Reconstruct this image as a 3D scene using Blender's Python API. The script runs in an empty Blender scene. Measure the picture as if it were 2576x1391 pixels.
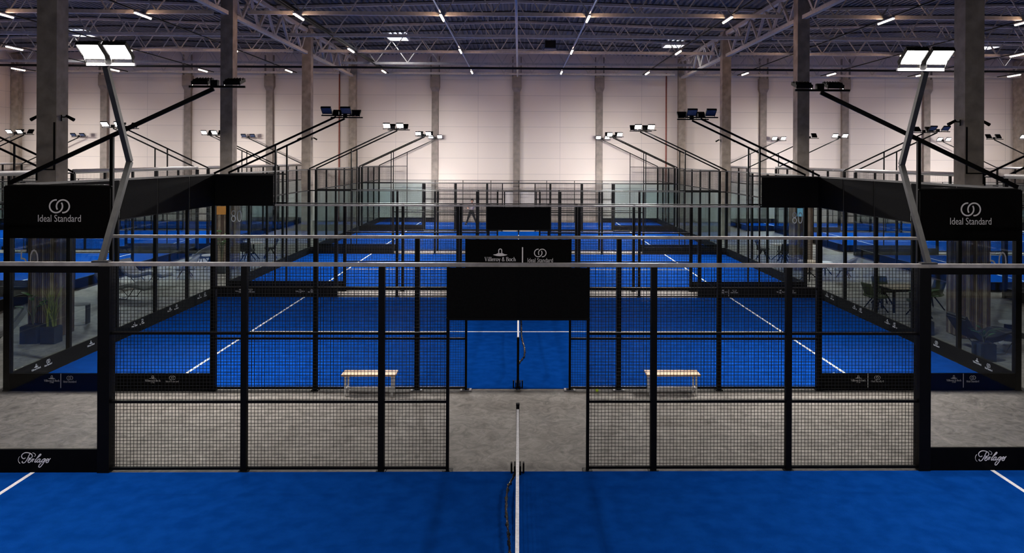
import bpy, bmesh, math, random
from mathutils import Vector, Matrix
random.seed(7)
sc = bpy.context.scene
COL = sc.collection
PI = math.pi
R = math.radians

# ------------------------------------------------------------------ materials
def newmat(name):
    m = bpy.data.materials.new(name); m.use_nodes = True
    nt = m.node_tree; b = nt.nodes['Principled BSDF']
    return m, nt, b

def noise_col(nt, c0, c1, scale, detail=4.0, coords='Object', stretch=None, lo=0.35, hi=0.65):
    tc = nt.nodes.new('ShaderNodeTexCoord')
    src = tc.outputs[coords]
    if stretch:
        mp = nt.nodes.new('ShaderNodeMapping'); mp.inputs['Scale'].default_value = stretch
        nt.links.new(src, mp.inputs['Vector']); src = mp.outputs['Vector']
    n = nt.nodes.new('ShaderNodeTexNoise'); n.inputs['Scale'].default_value = scale; n.inputs['Detail'].default_value = detail
    nt.links.new(src, n.inputs['Vector'])
    r = nt.nodes.new('ShaderNodeValToRGB')
    r.color_ramp.elements[0].position = lo; r.color_ramp.elements[1].position = hi
    r.color_ramp.elements[0].color = (*c0, 1); r.color_ramp.elements[1].color = (*c1, 1)
    nt.links.new(n.outputs['Fac'], r.inputs['Fac'])
    return n, r

def simple(name, c, rough=0.5, metal=0.0, var=0.15, scale=8.0, bump=0.0, spec=None):
    m, nt, b = newmat(name)
    c0 = tuple(x * (1 - var) for x in c); c1 = tuple(min(1, x * (1 + var)) for x in c)
    n, r = noise_col(nt, c0, c1, scale)
    nt.links.new(r.outputs['Color'], b.inputs['Base Color'])
    b.inputs['Roughness'].default_value = rough; b.inputs['Metallic'].default_value = metal
    if spec is not None: b.inputs['Specular IOR Level'].default_value = spec
    if bump:
        bp = nt.nodes.new('ShaderNodeBump'); bp.inputs['Strength'].default_value = bump; bp.inputs['Distance'].default_value = 0.02
        nt.links.new(n.outputs['Fac'], bp.inputs['Height']); nt.links.new(bp.outputs['Normal'], b.inputs['Normal'])
    return m

def emit(name, c, s):
    m, nt, b = newmat(name)
    b.inputs['Base Color'].default_value = (*c, 1)
    b.inputs['Emission Color'].default_value = (*c, 1); b.inputs['Emission Strength'].default_value = s
    return m

def glass(name, tint, refl=1.0):
    m = bpy.data.materials.new(name); m.use_nodes = True
    nt = m.node_tree; nt.nodes.clear()
    out = nt.nodes.new('ShaderNodeOutputMaterial')
    tr = nt.nodes.new('ShaderNodeBsdfTransparent'); tr.inputs['Color'].default_value = (*tint, 1)
    gl = nt.nodes.new('ShaderNodeBsdfGlossy'); gl.inputs['Roughness'].default_value = 0.02; gl.inputs['Color'].default_value = (refl, refl, refl, 1)
    fr = nt.nodes.new('ShaderNodeFresnel'); fr.inputs['IOR'].default_value = 1.45
    mx = nt.nodes.new('ShaderNodeMixShader')
    ge = nt.nodes.new('ShaderNodeNewGeometry'); mr = nt.nodes.new('ShaderNodeMapRange')   # same interface seen from inside the pane
    mr.inputs['To Min'].default_value = 1.45; mr.inputs['To Max'].default_value = 1 / 1.45
    nt.links.new(ge.outputs['Backfacing'], mr.inputs['Value']); nt.links.new(mr.outputs['Result'], fr.inputs['IOR'])
    nt.links.new(fr.outputs['Fac'], mx.inputs['Fac']); nt.links.new(tr.outputs[0], mx.inputs[1]); nt.links.new(gl.outputs[0], mx.inputs[2])
    nt.links.new(mx.outputs[0], out.inputs['Surface'])
    return m

M = {}
M['black'] = simple('black_powder_coat', (0.0032, 0.003, 0.003), 0.5, spec=0.1)
M['wire'] = simple('black_mesh_wire', (0.003, 0.003, 0.003), 0.6, spec=0.2)
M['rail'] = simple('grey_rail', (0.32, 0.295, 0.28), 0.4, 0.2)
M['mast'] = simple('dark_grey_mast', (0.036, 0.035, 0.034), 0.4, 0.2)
M['banner'] = simple('black_banner', (0.004, 0.0038, 0.0037), 0.85, var=0.25, scale=60, bump=0.15, spec=0.06)
M['board'] = simple('black_board', (0.0022, 0.0021, 0.0023), 0.6, spec=0.06)
M['white'] = simple('white_print', (0.95, 0.90, 0.90), 0.6, var=0.03)
M['dimwhite'] = simple('grey_print', (0.50, 0.49, 0.50), 0.6, var=0.03)
M['line'] = simple('white_turf_line', (0.80, 0.78, 0.80), 0.85, var=0.12, scale=30)
M['galv'] = simple('galvanised_steel', (0.30, 0.30, 0.33), 0.45, 0.3, var=0.1)
M['truss'] = simple('light_grey_painted_steel', (0.46, 0.42, 0.375), 0.55, 0.0, var=0.1)
M['purlin'] = simple('dark_purlin', (0.01, 0.01, 0.012), 0.6)
M['pipe'] = simple('black_pipe', (0.006, 0.006, 0.006), 0.5, spec=0.2)
M['conduit'] = simple('white_conduit', (0.55, 0.53, 0.52), 0.4)
M['redpipe'] = simple('red_pipe', (0.25, 0.05, 0.03), 0.45)
M['concrete'] = simple('concrete', (0.27, 0.228, 0.185), 0.85, var=0.22, scale=3.0, bump=0.15)
M['pilaster'] = simple('pilaster_concrete', (0.21, 0.18, 0.155), 0.85, var=0.15, scale=3.0)
M['door'] = simple('pale_door_paint', (0.62, 0.58, 0.55), 0.5, var=0.04)
M['benchwood'] = simple('pale_bench_wood', (0.75, 0.50, 0.32), 0.5, var=0.12, scale=5)
M['whitemetal'] = simple('white_metal', (0.70, 0.68, 0.66), 0.4, var=0.05)
M['ball'] = simple('tennis_ball_felt', (0.55, 0.75, 0.05), 0.9, var=0.1, scale=80, bump=0.3)
M['fabric'] = simple('grey_fabric', (0.17, 0.165, 0.165), 0.9, var=0.15, scale=60, bump=0.2)
M['palefabric'] = simple('pale_grey_fabric', (0.34, 0.33, 0.33), 0.9, var=0.12, scale=60, bump=0.2)
M['darkfabric'] = simple('dark_fabric', (0.02, 0.018, 0.02), 0.9, var=0.2, scale=60, bump=0.2)
M['greenfabric'] = simple('olive_fabric', (0.055, 0.065, 0.025), 0.9, var=0.2, scale=50, bump=0.2)
M['tablewood'] = simple('light_table_wood', (0.46, 0.36, 0.25), 0.5, var=0.15, scale=6)
M['chairwood'] = simple('brown_frame_wood', (0.16, 0.10, 0.06), 0.5, var=0.2, scale=9)
M['pot'] = simple('charcoal_planter', (0.02, 0.024, 0.03), 0.6)
M['soil'] = simple('potting_soil', (0.02, 0.014, 0.01), 1.0)
M['leaf'] = simple('green_leaf', (0.05, 0.13, 0.035), 0.55, var=0.35, scale=6)
M['leafpale'] = simple('yellow_green_leaf', (0.20, 0.21, 0.05), 0.6, var=0.3, scale=6)
M['stem'] = simple('plant_stem', (0.10, 0.10, 0.06), 0.7)
M['clad'] = simple('dark_slat_wood', (0.10, 0.062, 0.042), 0.6, var=0.3, scale=4)
M['cladcore'] = simple('slat_backing', (0.012, 0.011, 0.012), 0.8)
M['cladpale'] = simple('pale_slat_wood', (0.26, 0.20, 0.15), 0.6, var=0.25, scale=4)
M['orange'] = simple('orange_notice', (0.70, 0.30, 0.06), 0.6, var=0.06)
M['screen'] = emit('pale_blue_screen', (0.25, 0.55, 0.75), 0.25)
M['lens_on'] = emit('lit_flood_lens', (1.0, 0.95, 0.92), 25.0)
M['lens_front'] = emit('lit_front_flood_lens', (1.0, 0.96, 0.94), 25.0)
M['lens_off'] = simple('unlit_flood_lens', (0.05, 0.075, 0.15), 0.15, var=0.2, scale=30)
M['tube'] = emit('warm_tube_diffuser', (1.0, 0.64, 0.42), 85.0)
M['sky'] = emit('skylight_daylight', (0.90, 0.92, 1.0), 22.0)
M['skin'] = simple('skin', (0.48, 0.27, 0.19), 0.6, var=0.08)
M['hair'] = simple('dark_hair', (0.025, 0.018, 0.013), 0.7)
M['shirt'] = simple('pale_shirt', (0.62, 0.52, 0.52), 0.85, var=0.06)
M['trouser'] = simple('charcoal_trousers', (0.022, 0.022, 0.02), 0.9)
M['shoe'] = simple('dark_shoes', (0.03, 0.03, 0.035), 0.6)
M['slack'] = simple('black_net_slack', (0.003, 0.003, 0.003), 0.10, var=0.3, scale=60, bump=1.0, spec=0.5)
M['glass'] = glass('court_glass', (0.92, 0.955, 0.96), 0.48)
M['glassnear'] = glass('near_court_glass', (0.93, 0.94, 0.945), 0.5)

def turf_mat():
    m, nt, b = newmat('blue_turf')
    n, r = noise_col(nt, (0.0015, 0.039, 0.225), (0.003, 0.053, 0.285), 4.0, 8)
    n2 = nt.nodes.new('ShaderNodeTexNoise'); n2.inputs['Scale'].default_value = 160; n2.inputs['Detail'].default_value = 2
    tc = nt.nodes.new('ShaderNodeTexCoord'); nt.links.new(tc.outputs['Object'], n2.inputs['Vector'])
    mx = nt.nodes.new('ShaderNodeMixRGB'); mx.blend_type = 'MULTIPLY'; mx.inputs['Fac'].default_value = 0.45
    nt.links.new(r.outputs['Color'], mx.inputs[1]); nt.links.new(n2.outputs['Color'], mx.inputs[2])
    mg = nt.nodes.new('ShaderNodeMixRGB'); mg.blend_type = 'MULTIPLY'; mg.inputs['Fac'].default_value = 1; mg.inputs[2].default_value = (1.25, 1.25, 1.25, 1)
    nt.links.new(mx.outputs['Color'], mg.inputs[1])
    nt.links.new(mg.outputs['Color'], b.inputs['Base Color'])
    b.inputs['Roughness'].default_value = 0.95; b.inputs['Specular IOR Level'].default_value = 0.0
    bp = nt.nodes.new('ShaderNodeBump'); bp.inputs['Strength'].default_value = 0.4; bp.inputs['Distance'].default_value = 0.01
    nt.links.new(n2.outputs['Fac'], bp.inputs['Height']); nt.links.new(bp.outputs['Normal'], b.inputs['Normal'])
    return m
M['turf'] = turf_mat()

def floor_mat():
    m, nt, b = newmat('grey_rubber_floor')
    n, r = noise_col(nt, (0.085, 0.077, 0.067), (0.31, 0.285, 0.257), 3.2, 12, lo=0.32, hi=0.68)
    n.inputs['Distortion'].default_value = 1.6; n.inputs['Roughness'].default_value = 0.78
    nt.links.new(r.outputs['Color'], b.inputs['Base Color'])
    b.inputs['Roughness'].default_value = 0.62; b.inputs['Specular IOR Level'].default_value = 0.3
    bp = nt.nodes.new('ShaderNodeBump'); bp.inputs['Strength'].default_value = 0.25; bp.inputs['Distance'].default_value = 0.02
    nt.links.new(n.outputs['Fac'], bp.inputs['Height']); nt.links.new(bp.outputs['Normal'], b.inputs['Normal'])
    return m
M['floor'] = floor_mat()

def wall_mat(name, axis):
    m, nt, b = newmat(name)
    tc = nt.nodes.new('ShaderNodeTexCoord'); sp = nt.nodes.new('ShaderNodeSeparateXYZ'); cb = nt.nodes.new('ShaderNodeCombineXYZ')
    nt.links.new(tc.outputs['Object'], sp.inputs[0])
    nt.links.new(sp.outputs['X' if axis == 'X' else 'Y'], cb.inputs['X']); nt.links.new(sp.outputs['Z'], cb.inputs['Y'])
    br = nt.nodes.new('ShaderNodeTexBrick'); br.offset = 0; br.squash = 1
    br.inputs['Scale'].default_value = 1; br.inputs['Mortar Size'].default_value = 0.012; br.inputs['Mortar Smooth'].default_value = 0.3
    br.inputs['Brick Width'].default_value = 3.0; br.inputs['Row Height'].default_value = 1.15
    br.inputs['Color1'].default_value = (0.63, 0.558, 0.50, 1); br.inputs['Color2'].default_value = (0.61, 0.542, 0.486, 1); br.inputs['Mortar'].default_value = (0.36, 0.33, 0.32, 1)
    nt.links.new(cb.outputs[0], br.inputs['Vector'])
    nt.links.new(br.outputs['Color'], b.inputs['Base Color']); b.inputs['Roughness'].default_value = 0.7
    bp = nt.nodes.new('ShaderNodeBump'); bp.inputs['Strength'].default_value = 0.3; bp.invert = True
    nt.links.new(br.outputs['Fac'], bp.inputs['Height']); nt.links.new(bp.outputs['Normal'], b.inputs['Normal'])
    return m
M['wallx'] = wall_mat('wall_panels_x', 'X'); M['wally'] = wall_mat('wall_panels_y', 'Y')
M['deck'] = simple('blue_grey_roof_deck', (0.072, 0.080, 0.102), 0.6, 0.0, var=0.12, scale=1.5)

# ------------------------------------------------------------------ mesh builder
class MB:
    def __init__(s): s.v = []; s.f = []; s.smooth = False
    def add(s, vs, fs):
        o = len(s.v); s.v += [tuple(v) for v in vs]; s.f += [tuple(i + o for i in f) for f in fs]; return s
    def box(s, x0, x1, y0, y1, z0, z1):
        vs = [(x, y, z) for z in (z0, z1) for y in (y0, y1) for x in (x0, x1)]
        return s.add(vs, [(0, 2, 3, 1), (4, 5, 7, 6), (0, 1, 5, 4), (2, 6, 7, 3), (0, 4, 6, 2), (1, 3, 7, 5)])
    def bar(s, p, q, w, h=None, up=(0, 0, 1)):
        h = h or w; p = Vector(p); q = Vector(q); d = (q - p).normalized(); u = Vector(up)
        if abs(d.dot(u)) > 0.98: u = Vector((0, 1, 0))
        a = d.cross(u).normalized(); b = a.cross(d)
        vs = []
        for c in (p, q):
            for i, j in ((-1, -1), (1, -1), (1, 1), (-1, 1)): vs.append(c + a * (i * w / 2) + b * (j * h / 2))
        return s.add(vs, [(0, 1, 2, 3), (7, 6, 5, 4), (0, 4, 5, 1), (1, 5, 6, 2), (2, 6, 7, 3), (3, 7, 4, 0)])
    def tube(s, pts, r, n=8, caps=True):
        pts = [Vector(p) for p in pts]; rings = []
        for i, p in enumerate(pts):
            d = (pts[min(i + 1, len(pts) - 1)] - pts[max(i - 1, 0)]).normalized()
            u = Vector((0, 0, 1)) if abs(d.z) < 0.95 else Vector((0, 1, 0))
            a = d.cross(u).normalized(); b = a.cross(d)
            rr = r[i] if isinstance(r, (list, tuple)) else r
            rings.append([p + a * (rr * math.cos(2 * PI * k / n)) + b * (rr * math.sin(2 * PI * k / n)) for k in range(n)])
        vs = [v for g in rings for v in g]; fs = []
        for i in range(len(pts) - 1):
            for k in range(n):
                k2 = (k + 1) % n; fs.append((i * n + k, (i + 1) * n + k, (i + 1) * n + k2, i * n + k2))
        if caps: fs.append(tuple(range(n))); fs.append(tuple(reversed([(len(pts) - 1) * n + k for k in range(n)])))
        return s.add(vs, fs)
    def lathe(s, prof, cx=0, cy=0, n=24):
        vs = []; fs = []; m = len(prof)
        for k in range(n):
            a = 2 * PI * k / n
            for r, z in prof: vs.append((cx + r * math.cos(a), cy + r * math.sin(a), z))
        for k in range(n):
            k2 = (k + 1) % n
            for i in range(m - 1): fs.append((k * m + i, k2 * m + i, k2 * m + i + 1, k * m + i + 1))
        if prof[0][0] > 1e-6: fs.append(tuple(reversed([k * m for k in range(n)])))
        if prof[-1][0] > 1e-6: fs.append(tuple(k * m + m - 1 for k in range(n)))
        return s.add(vs, fs)
    def prism(s, poly, y0, y1):                     # polygon in XZ, thickness along Y
        n = len(poly); vs = [(x, y0, z) for x, z in poly] + [(x, y1, z) for x, z in poly]
        fs = [tuple(range(n)), tuple(reversed(range(n, 2 * n)))] + [(i, i + n, (i + 1) % n + n, (i + 1) % n) for i in range(n)]
        return s.add(vs, fs)
    def ribbon(s, pts, w, y0, y1, closed=False):    # stroke of width w in XZ
        P = [Vector((p[0], 0, p[1])) for p in pts]; n = len(P); L = []; Rr = []
        for i in range(n):
            a = P[(i - 1) % n] if (closed or i > 0) else P[i]; b = P[(i + 1) % n] if (closed or i < n - 1) else P[i]
            d = (b - a).normalized(); nn = Vector((-d.z, 0, d.x))
            ww = w[i] if isinstance(w, (list, tuple)) else w
            L.append(P[i] + nn * ww / 2); Rr.append(P[i] - nn * ww / 2)
        for i in range(n if closed else n - 1):
            j = (i + 1) % n
            q = [L[i], Rr[i], Rr[j], L[j]]
            vs = [(v.x, y0, v.z) for v in q] + [(v.x, y1, v.z) for v in q]
            s.add(vs, [(0, 1, 2, 3), (7, 6, 5, 4), (0, 4, 5, 1), (1, 5, 6, 2), (2, 6, 7, 3), (3, 7, 4, 0)])
        return s
    def grid(s, pts2d):                              # rows of points -> surface
        nr = len(pts2d); nc = len(pts2d[0])
        vs = [p for r in pts2d for p in r]
        return s.add(vs, [(i * nc + j, i * nc + j + 1, (i + 1) * nc + j + 1, (i + 1) * nc + j) for i in range(nr - 1) for j in range(nc - 1)])
    def mesh(s, name, mat, smooth=False):
        me = bpy.data.meshes.new(name); me.from_pydata(s.v, [], s.f); me.materials.append(mat)
        bm = bmesh.new(); bm.from_mesh(me); bmesh.ops.recalc_face_normals(bm, faces=bm.faces); bm.to_mesh(me); bm.free()
        if smooth:
            for p in me.polygons: p.use_smooth = True
        return me

def obj(name, me, parent=None, loc=(0, 0, 0), rz=0.0):
    o = bpy.data.objects.new(name, me); COL.objects.link(o); o.location = loc; o.rotation_euler = (0, 0, rz)
    if parent: o.parent = parent
    return o
def build(name, mb, mat, parent=None, loc=(0, 0, 0), rz=0.0, smooth=False):
    return obj(name, mb.mesh(name, mat, smooth), parent, loc, rz)
CACHE = {}
def cached(key, name, fn, mat, parent=None, loc=(0, 0, 0), rz=0.0, smooth=False):
    if key not in CACHE: CACHE[key] = fn().mesh(name, mat, smooth)
    return obj(name, CACHE[key], parent, loc, rz)
def tag(o, label, cat, group=None, kind=None):
    if label: o['label'] = label
    if cat: o['category'] = cat
    if group: o['group'] = group
    if kind: o['kind'] = kind
    return o
def thing(name, label, cat, loc=(0, 0, 0), rz=0.0, group=None):
    o = bpy.data.objects.new(name, None); COL.objects.link(o); o.empty_display_size = 0.2
    o.location = loc; o.rotation_euler = (0, 0, rz)
    return tag(o, label, cat, group)
def struct(name, mb, mat, loc=(0, 0, 0), smooth=False, parent=None):
    o = build(name, mb, mat, parent, loc, smooth=smooth)
    if not parent: o['kind'] = 'structure'
    return o
def boxmb(*a): return MB().box(*a)

# ------------------------------------------------------------------ lettering
def text_mb(body, width, thick=0.004, bold=0.0, shear=0.0, height=None):
    cu = bpy.data.curves.new('t', 'FONT'); cu.body = body; cu.size = 1; cu.extrude = 0.01; cu.offset = bold; cu.shear = shear
    cu.align_x = 'CENTER'; cu.resolution_u = 3
    ob = bpy.data.objects.new('t', cu); COL.objects.link(ob)
    dg = bpy.context.evaluated_depsgraph_get(); dg.update()
    me = bpy.data.meshes.new_from_object(ob.evaluated_get(dg))
    xs = [v.co.x for v in me.vertices]; k = width / (max(xs) - min(xs)); cx = (max(xs) + min(xs)) / 2
    ky = k
    if height:
        ys = [v.co.y for v in me.vertices]; ky = height / (max(ys) - min(ys))
    mb = MB()
    mb.add([((v.co.x - cx) * k, -thick / 2 - v.co.z / 0.01 * thick / 2, v.co.y * ky) for v in me.vertices], [tuple(p.vertices) for p in me.polygons])
    bpy.data.objects.remove(ob); bpy.data.curves.remove(cu); bpy.data.meshes.remove(me)
    return mb
def arc(cx, cz, r, a0, a1, n=28): return [(cx + r * math.cos(R(a0 + (a1 - a0) * i / n)), cz + r * math.sin(R(a0 + (a1 - a0) * i / n))) for i in range(n + 1)]
def rings_mb(w, t=0.004):                          # two interlocked open rings, total width w
    r = w * 0.32; s = w * 0.17; st = w * 0.072; mb = MB()
    mb.ribbon(arc(-s, 0, r, 84, 394), st, -t, 0); mb.ribbon(arc(s, 0, r, 264, 572), st, -t, 0)
    return mb
def dome_mb(w, t=0.004):                           # small arch above a layered boat-shaped base, width w
    mb = MB(); k = w / 3.6
    mb.ribbon([(-0.38 * k, 0.30 * k), (-0.38 * k, 0.95 * k)] + [(0.38 * k * math.cos(R(180 - a)), 0.95 * k + 0.38 * k * math.sin(R(a))) for a in range(20, 180, 20)] + [(0.38 * k, 0.95 * k), (0.38 * k, 0.30 * k)], 0.22 * k, -t, 0)
    mb.prism([(-0.55 * k, 0.28 * k), (-1.1 * k, 0.02 * k), (-1.8 * k, -0.08 * k), (-1.5 * k, -0.25 * k), (-0.8 * k, -0.42 * k), (0, -0.48 * k), (0.8 * k, -0.42 * k), (1.5 * k, -0.25 * k), (1.8 * k, -0.08 * k), (1.1 * k, 0.02 * k), (0.55 * k, 0.28 * k)], -t, 0)
    return mb
def serif_mb(body, width, t=0.004):
    """slab-footed roman lettering, built stroke by stroke (cap height 1)"""
    TK, TN = 0.17, 0.07
    def ell(cx, cz, rx, rz, a0, a1, n=16): return [(cx + rx * math.cos(R(a0 + (a1 - a0) * i / n)), cz + rz * math.sin(R(a0 + (a1 - a0) * i / n))) for i in range(n + 1)]
    def bowl(cx, cz, rx, rz, a0=0, a1=360, n=20):
        p = ell(cx, cz, rx, rz, a0, a1, n); w = [TN + (TK - TN) * abs(math.cos(R(a0 + (a1 - a0) * i / n))) for i in range(n + 1)]
        return (p, w)
    G = {
     'V': (0.86, [([(0.14, 1.0), (0.44, 0.0)], TK), ([(0.72, 1.0), (0.45, 0.02)], TN), ([(0.0, 0.97), (0.30, 0.97)], 0.06), ([(0.60, 0.97), (0.86, 0.97)], 0.06)]),
     'i': (0.34, [([(0.17, 0.0), (0.17, 0.66)], TK), ([(0.0, 0.03), (0.34, 0.03)], 0.06), ([(0.02, 0.63), (0.20, 0.63)], 0.06), ([(0.17, 0.82), (0.17, 0.98)], 0.17)]),
     'l': (0.34, [([(0.17, 0.0), (0.17, 1.0)], TK), ([(0.0, 0.03), (0.34, 0.03)], 0.06), ([(0.02, 0.97), (0.20, 0.97)], 0.06)]),
     'e': (0.58, [bowl(0.29, 0.33, 0.24, 0.31, 10, 325), ([(0.07, 0.37), (0.53, 0.37)], TN)]),
     'r': (0.50, [([(0.17, 0.0), (0.17, 0.66)], TK), ([(0.0, 0.03), (0.36, 0.03)], 0.06), ([(0.02, 0.63), (0.20, 0.63)], 0.06), ([(0.20, 0.45), (0.32, 0.60), (0.48, 0.56)], 0.11)]),
     'o': (0.64, [bowl(0.32, 0.33, 0.26, 0.31)]),
     'y': (0.62, [([(0.12, 0.66), (0.34, 0.03)], TK), ([(0.54, 0.66), (0.28, -0.16), (0.14, -0.26)], TN), ([(0.0, 0.63), (0.26, 0.63)], 0.06), ([(0.42, 0.63), (0.64, 0.63)], 0.06)]),
     '&': (0.78, [bowl(0.36, 0.75, 0.15, 0.2), bowl(0.33, 0.28, 0.25, 0.27, 60, 340), ([(0.25, 0.68), (0.72, 0.02)], 0.13), ([(0.56, 0.22), (0.68, 0.45)], TN)]),
     'B': (0.78, [([(0.17, 0.0), (0.17, 1.0)], TK), ([(0.0, 0.03), (0.40, 0.03)], 0.06), ([(0.0, 0.97), (0.40, 0.97)], 0.06), ([(0.17, 0.52), (0.42, 0.52)], 0.06), bowl(0.38, 0.75, 0.24, 0.23, -90, 90, 10), bowl(0.40, 0.27, 0.30, 0.25, -90, 90, 10)]),
     'c': (0.56, [bowl(0.30, 0.33, 0.24, 0.31, 40, 320)]),
     'h': (0.72, [([(0.17, 0.0), (0.17, 1.0)], TK), ([(0.0, 0.03), (0.34, 0.03)], 0.06), ([(0.02, 0.97), (0.20, 0.97)], 0.06), ([(0.22, 0.48), (0.36, 0.63), (0.50, 0.58), (0.55, 0.40)], 0.09), ([(0.55, 0.42), (0.55, 0.0)], TK), ([(0.40, 0.03), (0.72, 0.03)], 0.06)]),
     ' ': (0.28, [])}
    tot = sum(G[c][0] for c in body) + 0.05 * (len(body) - 1); k = width / tot; kz = k * 1.18; x = -width / 2; mb = MB()
    for c in body:
        w, st = G[c]
        for p, ww in st:
            mb.ribbon([(x + a * k, b * kz) for a, b in p], [q * k for q in ww] if isinstance(ww, list) else ww * k, -t, 0)
        x += (w + 0.05) * k
    return mb
def logo_ideal(parent, x, z, w, y=0.0, mat='white', rz=0.0, pos=None):
    """rings over the name; w is the width of the name"""
    p0 = pos or (x, y, z)
    a = cached(('rings', w), 'ring_emblem', lambda: rings_mb(w * 0.47), M[mat], parent, (p0[0], p0[1], p0[2] + w * 0.165), rz)
    b = cached(('ideal', w), 'lettering', lambda: text_mb('Ideal Standard', w, bold=-0.004, height=w * 0.165), M[mat], parent, (p0[0], p0[1], p0[2] - w * 0.20), rz)
    a['label'] = 'white emblem of two interlocked open rings'; b['label'] = 'white lettering reading Ideal Standard'
def logo_villeroy(parent, x, z, w, y=0.0, mat='white', rz=0.0, pos=None, year=True):
    p0 = pos or (x, y, z)
    a = cached(('dome', w), 'arch_emblem', lambda: dome_mb(w * 0.46), M[mat], parent, (p0[0], p0[1], p0[2] + w * 0.12), rz)
    b = cached(('vb', w), 'lettering', lambda: serif_mb('Villeroy & Boch', w), M[mat], parent, (p0[0], p0[1], p0[2] - w * 0.10), rz)
    a['label'] = 'white arch emblem on a layered base'; b['label'] = 'white lettering reading Villeroy & Boch'
    if year:
        c = cached(('yr', w), 'lettering', lambda: text_mb('1748', w * 0.24), M[mat], parent, (p0[0], p0[1], p0[2] - w * 0.20), rz)
        c['label'] = 'small white lettering under the name'
# cursive word, strokes in picture units (x right, y down) of the board's own lettering
PERL = [
 [(470,830),(400,760),(375,650),(405,540),(450,490)],
 [(720,550),(660,595),(590,580),(540,510),(545,430),(610,350),(720,305),(850,310),(960,345),(1030,400),(1050,480),(1010,550),(930,575),(880,560)],
 [(945,350),(890,450),(830,580),(760,700),(690,780),(620,805),(570,780),(560,740),(590,725)],
 [(1060,310),(1150,340),(1205,410),(1190,470),(1130,490)],
 [(850,690),(920,665),(965,625),(950,600),(905,610),(860,670),(845,740),(880,785),(940,765),(1010,690),(1050,620)],
 [(1050,620),(1100,610),(1110,640),(1070,700),(1040,760)], [(1085,640),(1115,615),(1150,620)],
 [(1190,660),(1300,560),(1440,440),(1465,385),(1420,385),(1340,480),(1230,640),(1170,740),(1200,770),(1260,720)],
 [(1440,620),(1390,610),(1320,650),(1275,730),(1300,775),(1370,730),(1440,630),(1385,750),(1420,770),(1480,720)],
 [(1690,620),(1630,605),(1550,650),(1500,730),(1530,770),(1600,720),(1690,620),(1610,780),(1500,930),(1420,1010),(1360,985),(1400,880),(1480,820)],
 [(1690,740),(1780,690),(1830,640),(1800,605),(1740,640),(1705,730),(1735,790),(1810,770),(1850,690),(1900,610),(1935,590)]]
def smooth_pts(p, k=5):
    out = []
    for i in range(len(p) - 1):
        a = p[max(i - 1, 0)]; b = p[i]; c = p[i + 1]; d = p[min(i + 2, len(p) - 1)]
        for j in range(k):
            t = j / k
            out.append(tuple(0.5 * (2 * b[q] + (c[q] - a[q]) * t + (2 * a[q] - 5 * b[q] + 4 * c[q] - d[q]) * t * t + (3 * b[q] - a[q] - 3 * c[q] + d[q]) * t ** 3) for q in (0, 1)))
    out.append(p[-1]); return out
def perlage_mb(w=0.47):
    k = w / 1580.0; mb = MB()
    for i, st in enumerate(PERL):
        pts = [((x - 1150) * k, -(y - 650) * k) for x, y in smooth_pts(st)]
        mb.ribbon(pts, (0.005 if i in (0, 3) else 0.0105) * w / 0.47, -0.004, 0)
    return mb

# ------------------------------------------------------------------ court layout
WALL_Y = 55.3
ROWS = {1: (1.1, 11.11), 2: (14.98, 24.95), 3: (26.18, 36.19), 4: (37.45, 47.45), 5: (48.3, 54.2)}
GROUPS = {'mid': 0.0, 'left': -25.3, 'right': 26.25}
ROWNAME = {1: 'front court', 2: 'second court back', 3: 'third court back', 4: 'fourth court back', 5: 'narrow back court'}
RUN = {'mid': 'middle run', 'left': 'left-hand run', 'right': 'right-hand run'}
def where(row, g): return f'{ROWNAME[row]}, {RUN[g]}'
def cx_of(row, g): return 24.7 if (g == 'right' and row == 5) else GROUPS[g]

def wires(x0, x1, z0, z1, pitch=0.05, w=0.0038):
    mb = MB(); n = max(1, round((x1 - x0) / pitch)); m = max(1, round((z1 - z0) / pitch))
    for i in range(n + 1):
        x = x0 + (x1 - x0) * i / n; mb.box(x - w / 2, x + w / 2, -w / 2, w / 2, z0, z1)
    for j in range(m + 1):
        z = z0 + (z1 - z0) * j / m; mb.box(x0, x1, w / 2, 1.5 * w, z - w / 2, z + w / 2)
    return mb
def panel_mesh(parent, x0, x1, z0, z1, loc=(0, 0, 0), rz=0.0, w=0.0038):
    W = round(x1 - x0, 3); H = round(z1 - z0, 3)
    return cached(('wire', W, H, w), 'mesh_panel', lambda: wires(0, W, 0, H, w=w), M['wire'], parent, (loc[0] + x0 * math.cos(rz), loc[1] + x0 * math.sin(rz), z0), rz)
def panel_glass(parent, x0, x1, z0, z1, mat='glass', loc=(0, 0, 0), rz=0.0):
    W = round(x1 - x0, 3); H = round(z1 - z0, 3)
    return cached(('glass', W, H, mat), 'glass_panel', lambda: boxmb(0, W, -0.006, 0.006, 0, H), M[mat], parent, (loc[0] + x0 * math.cos(rz), loc[1] + x0 * math.sin(rz), z0), rz)
def bar_part(name, parent, sx, sy, sz, loc, mat='black'):
    return cached((name, sx, sy, sz, mat), name, lambda: boxmb(-sx / 2, sx / 2, -sy / 2, sy / 2, 0, sz), M[mat], parent, loc)
def post_part(parent, x, h, w=0.085, plate=False):
    def f():
        mb = MB().box(-w / 2, w / 2, -w / 2, w / 2, 0.012, h); mb.box(-0.07, 0.07, -0.07, 0.07, 0, 0.014); return mb
    p = cached(('post', h, w), 'post', f, M['black'], parent, (x, 0, 0))
    if plate:
        q = cached(('plate',), 'base_plate', lambda: boxmb(-0.11, 0.11, -0.075, 0.075, 0, 0.014), M['galv'], p); q['label'] = 'pale base plate under the post'
    return p

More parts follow.
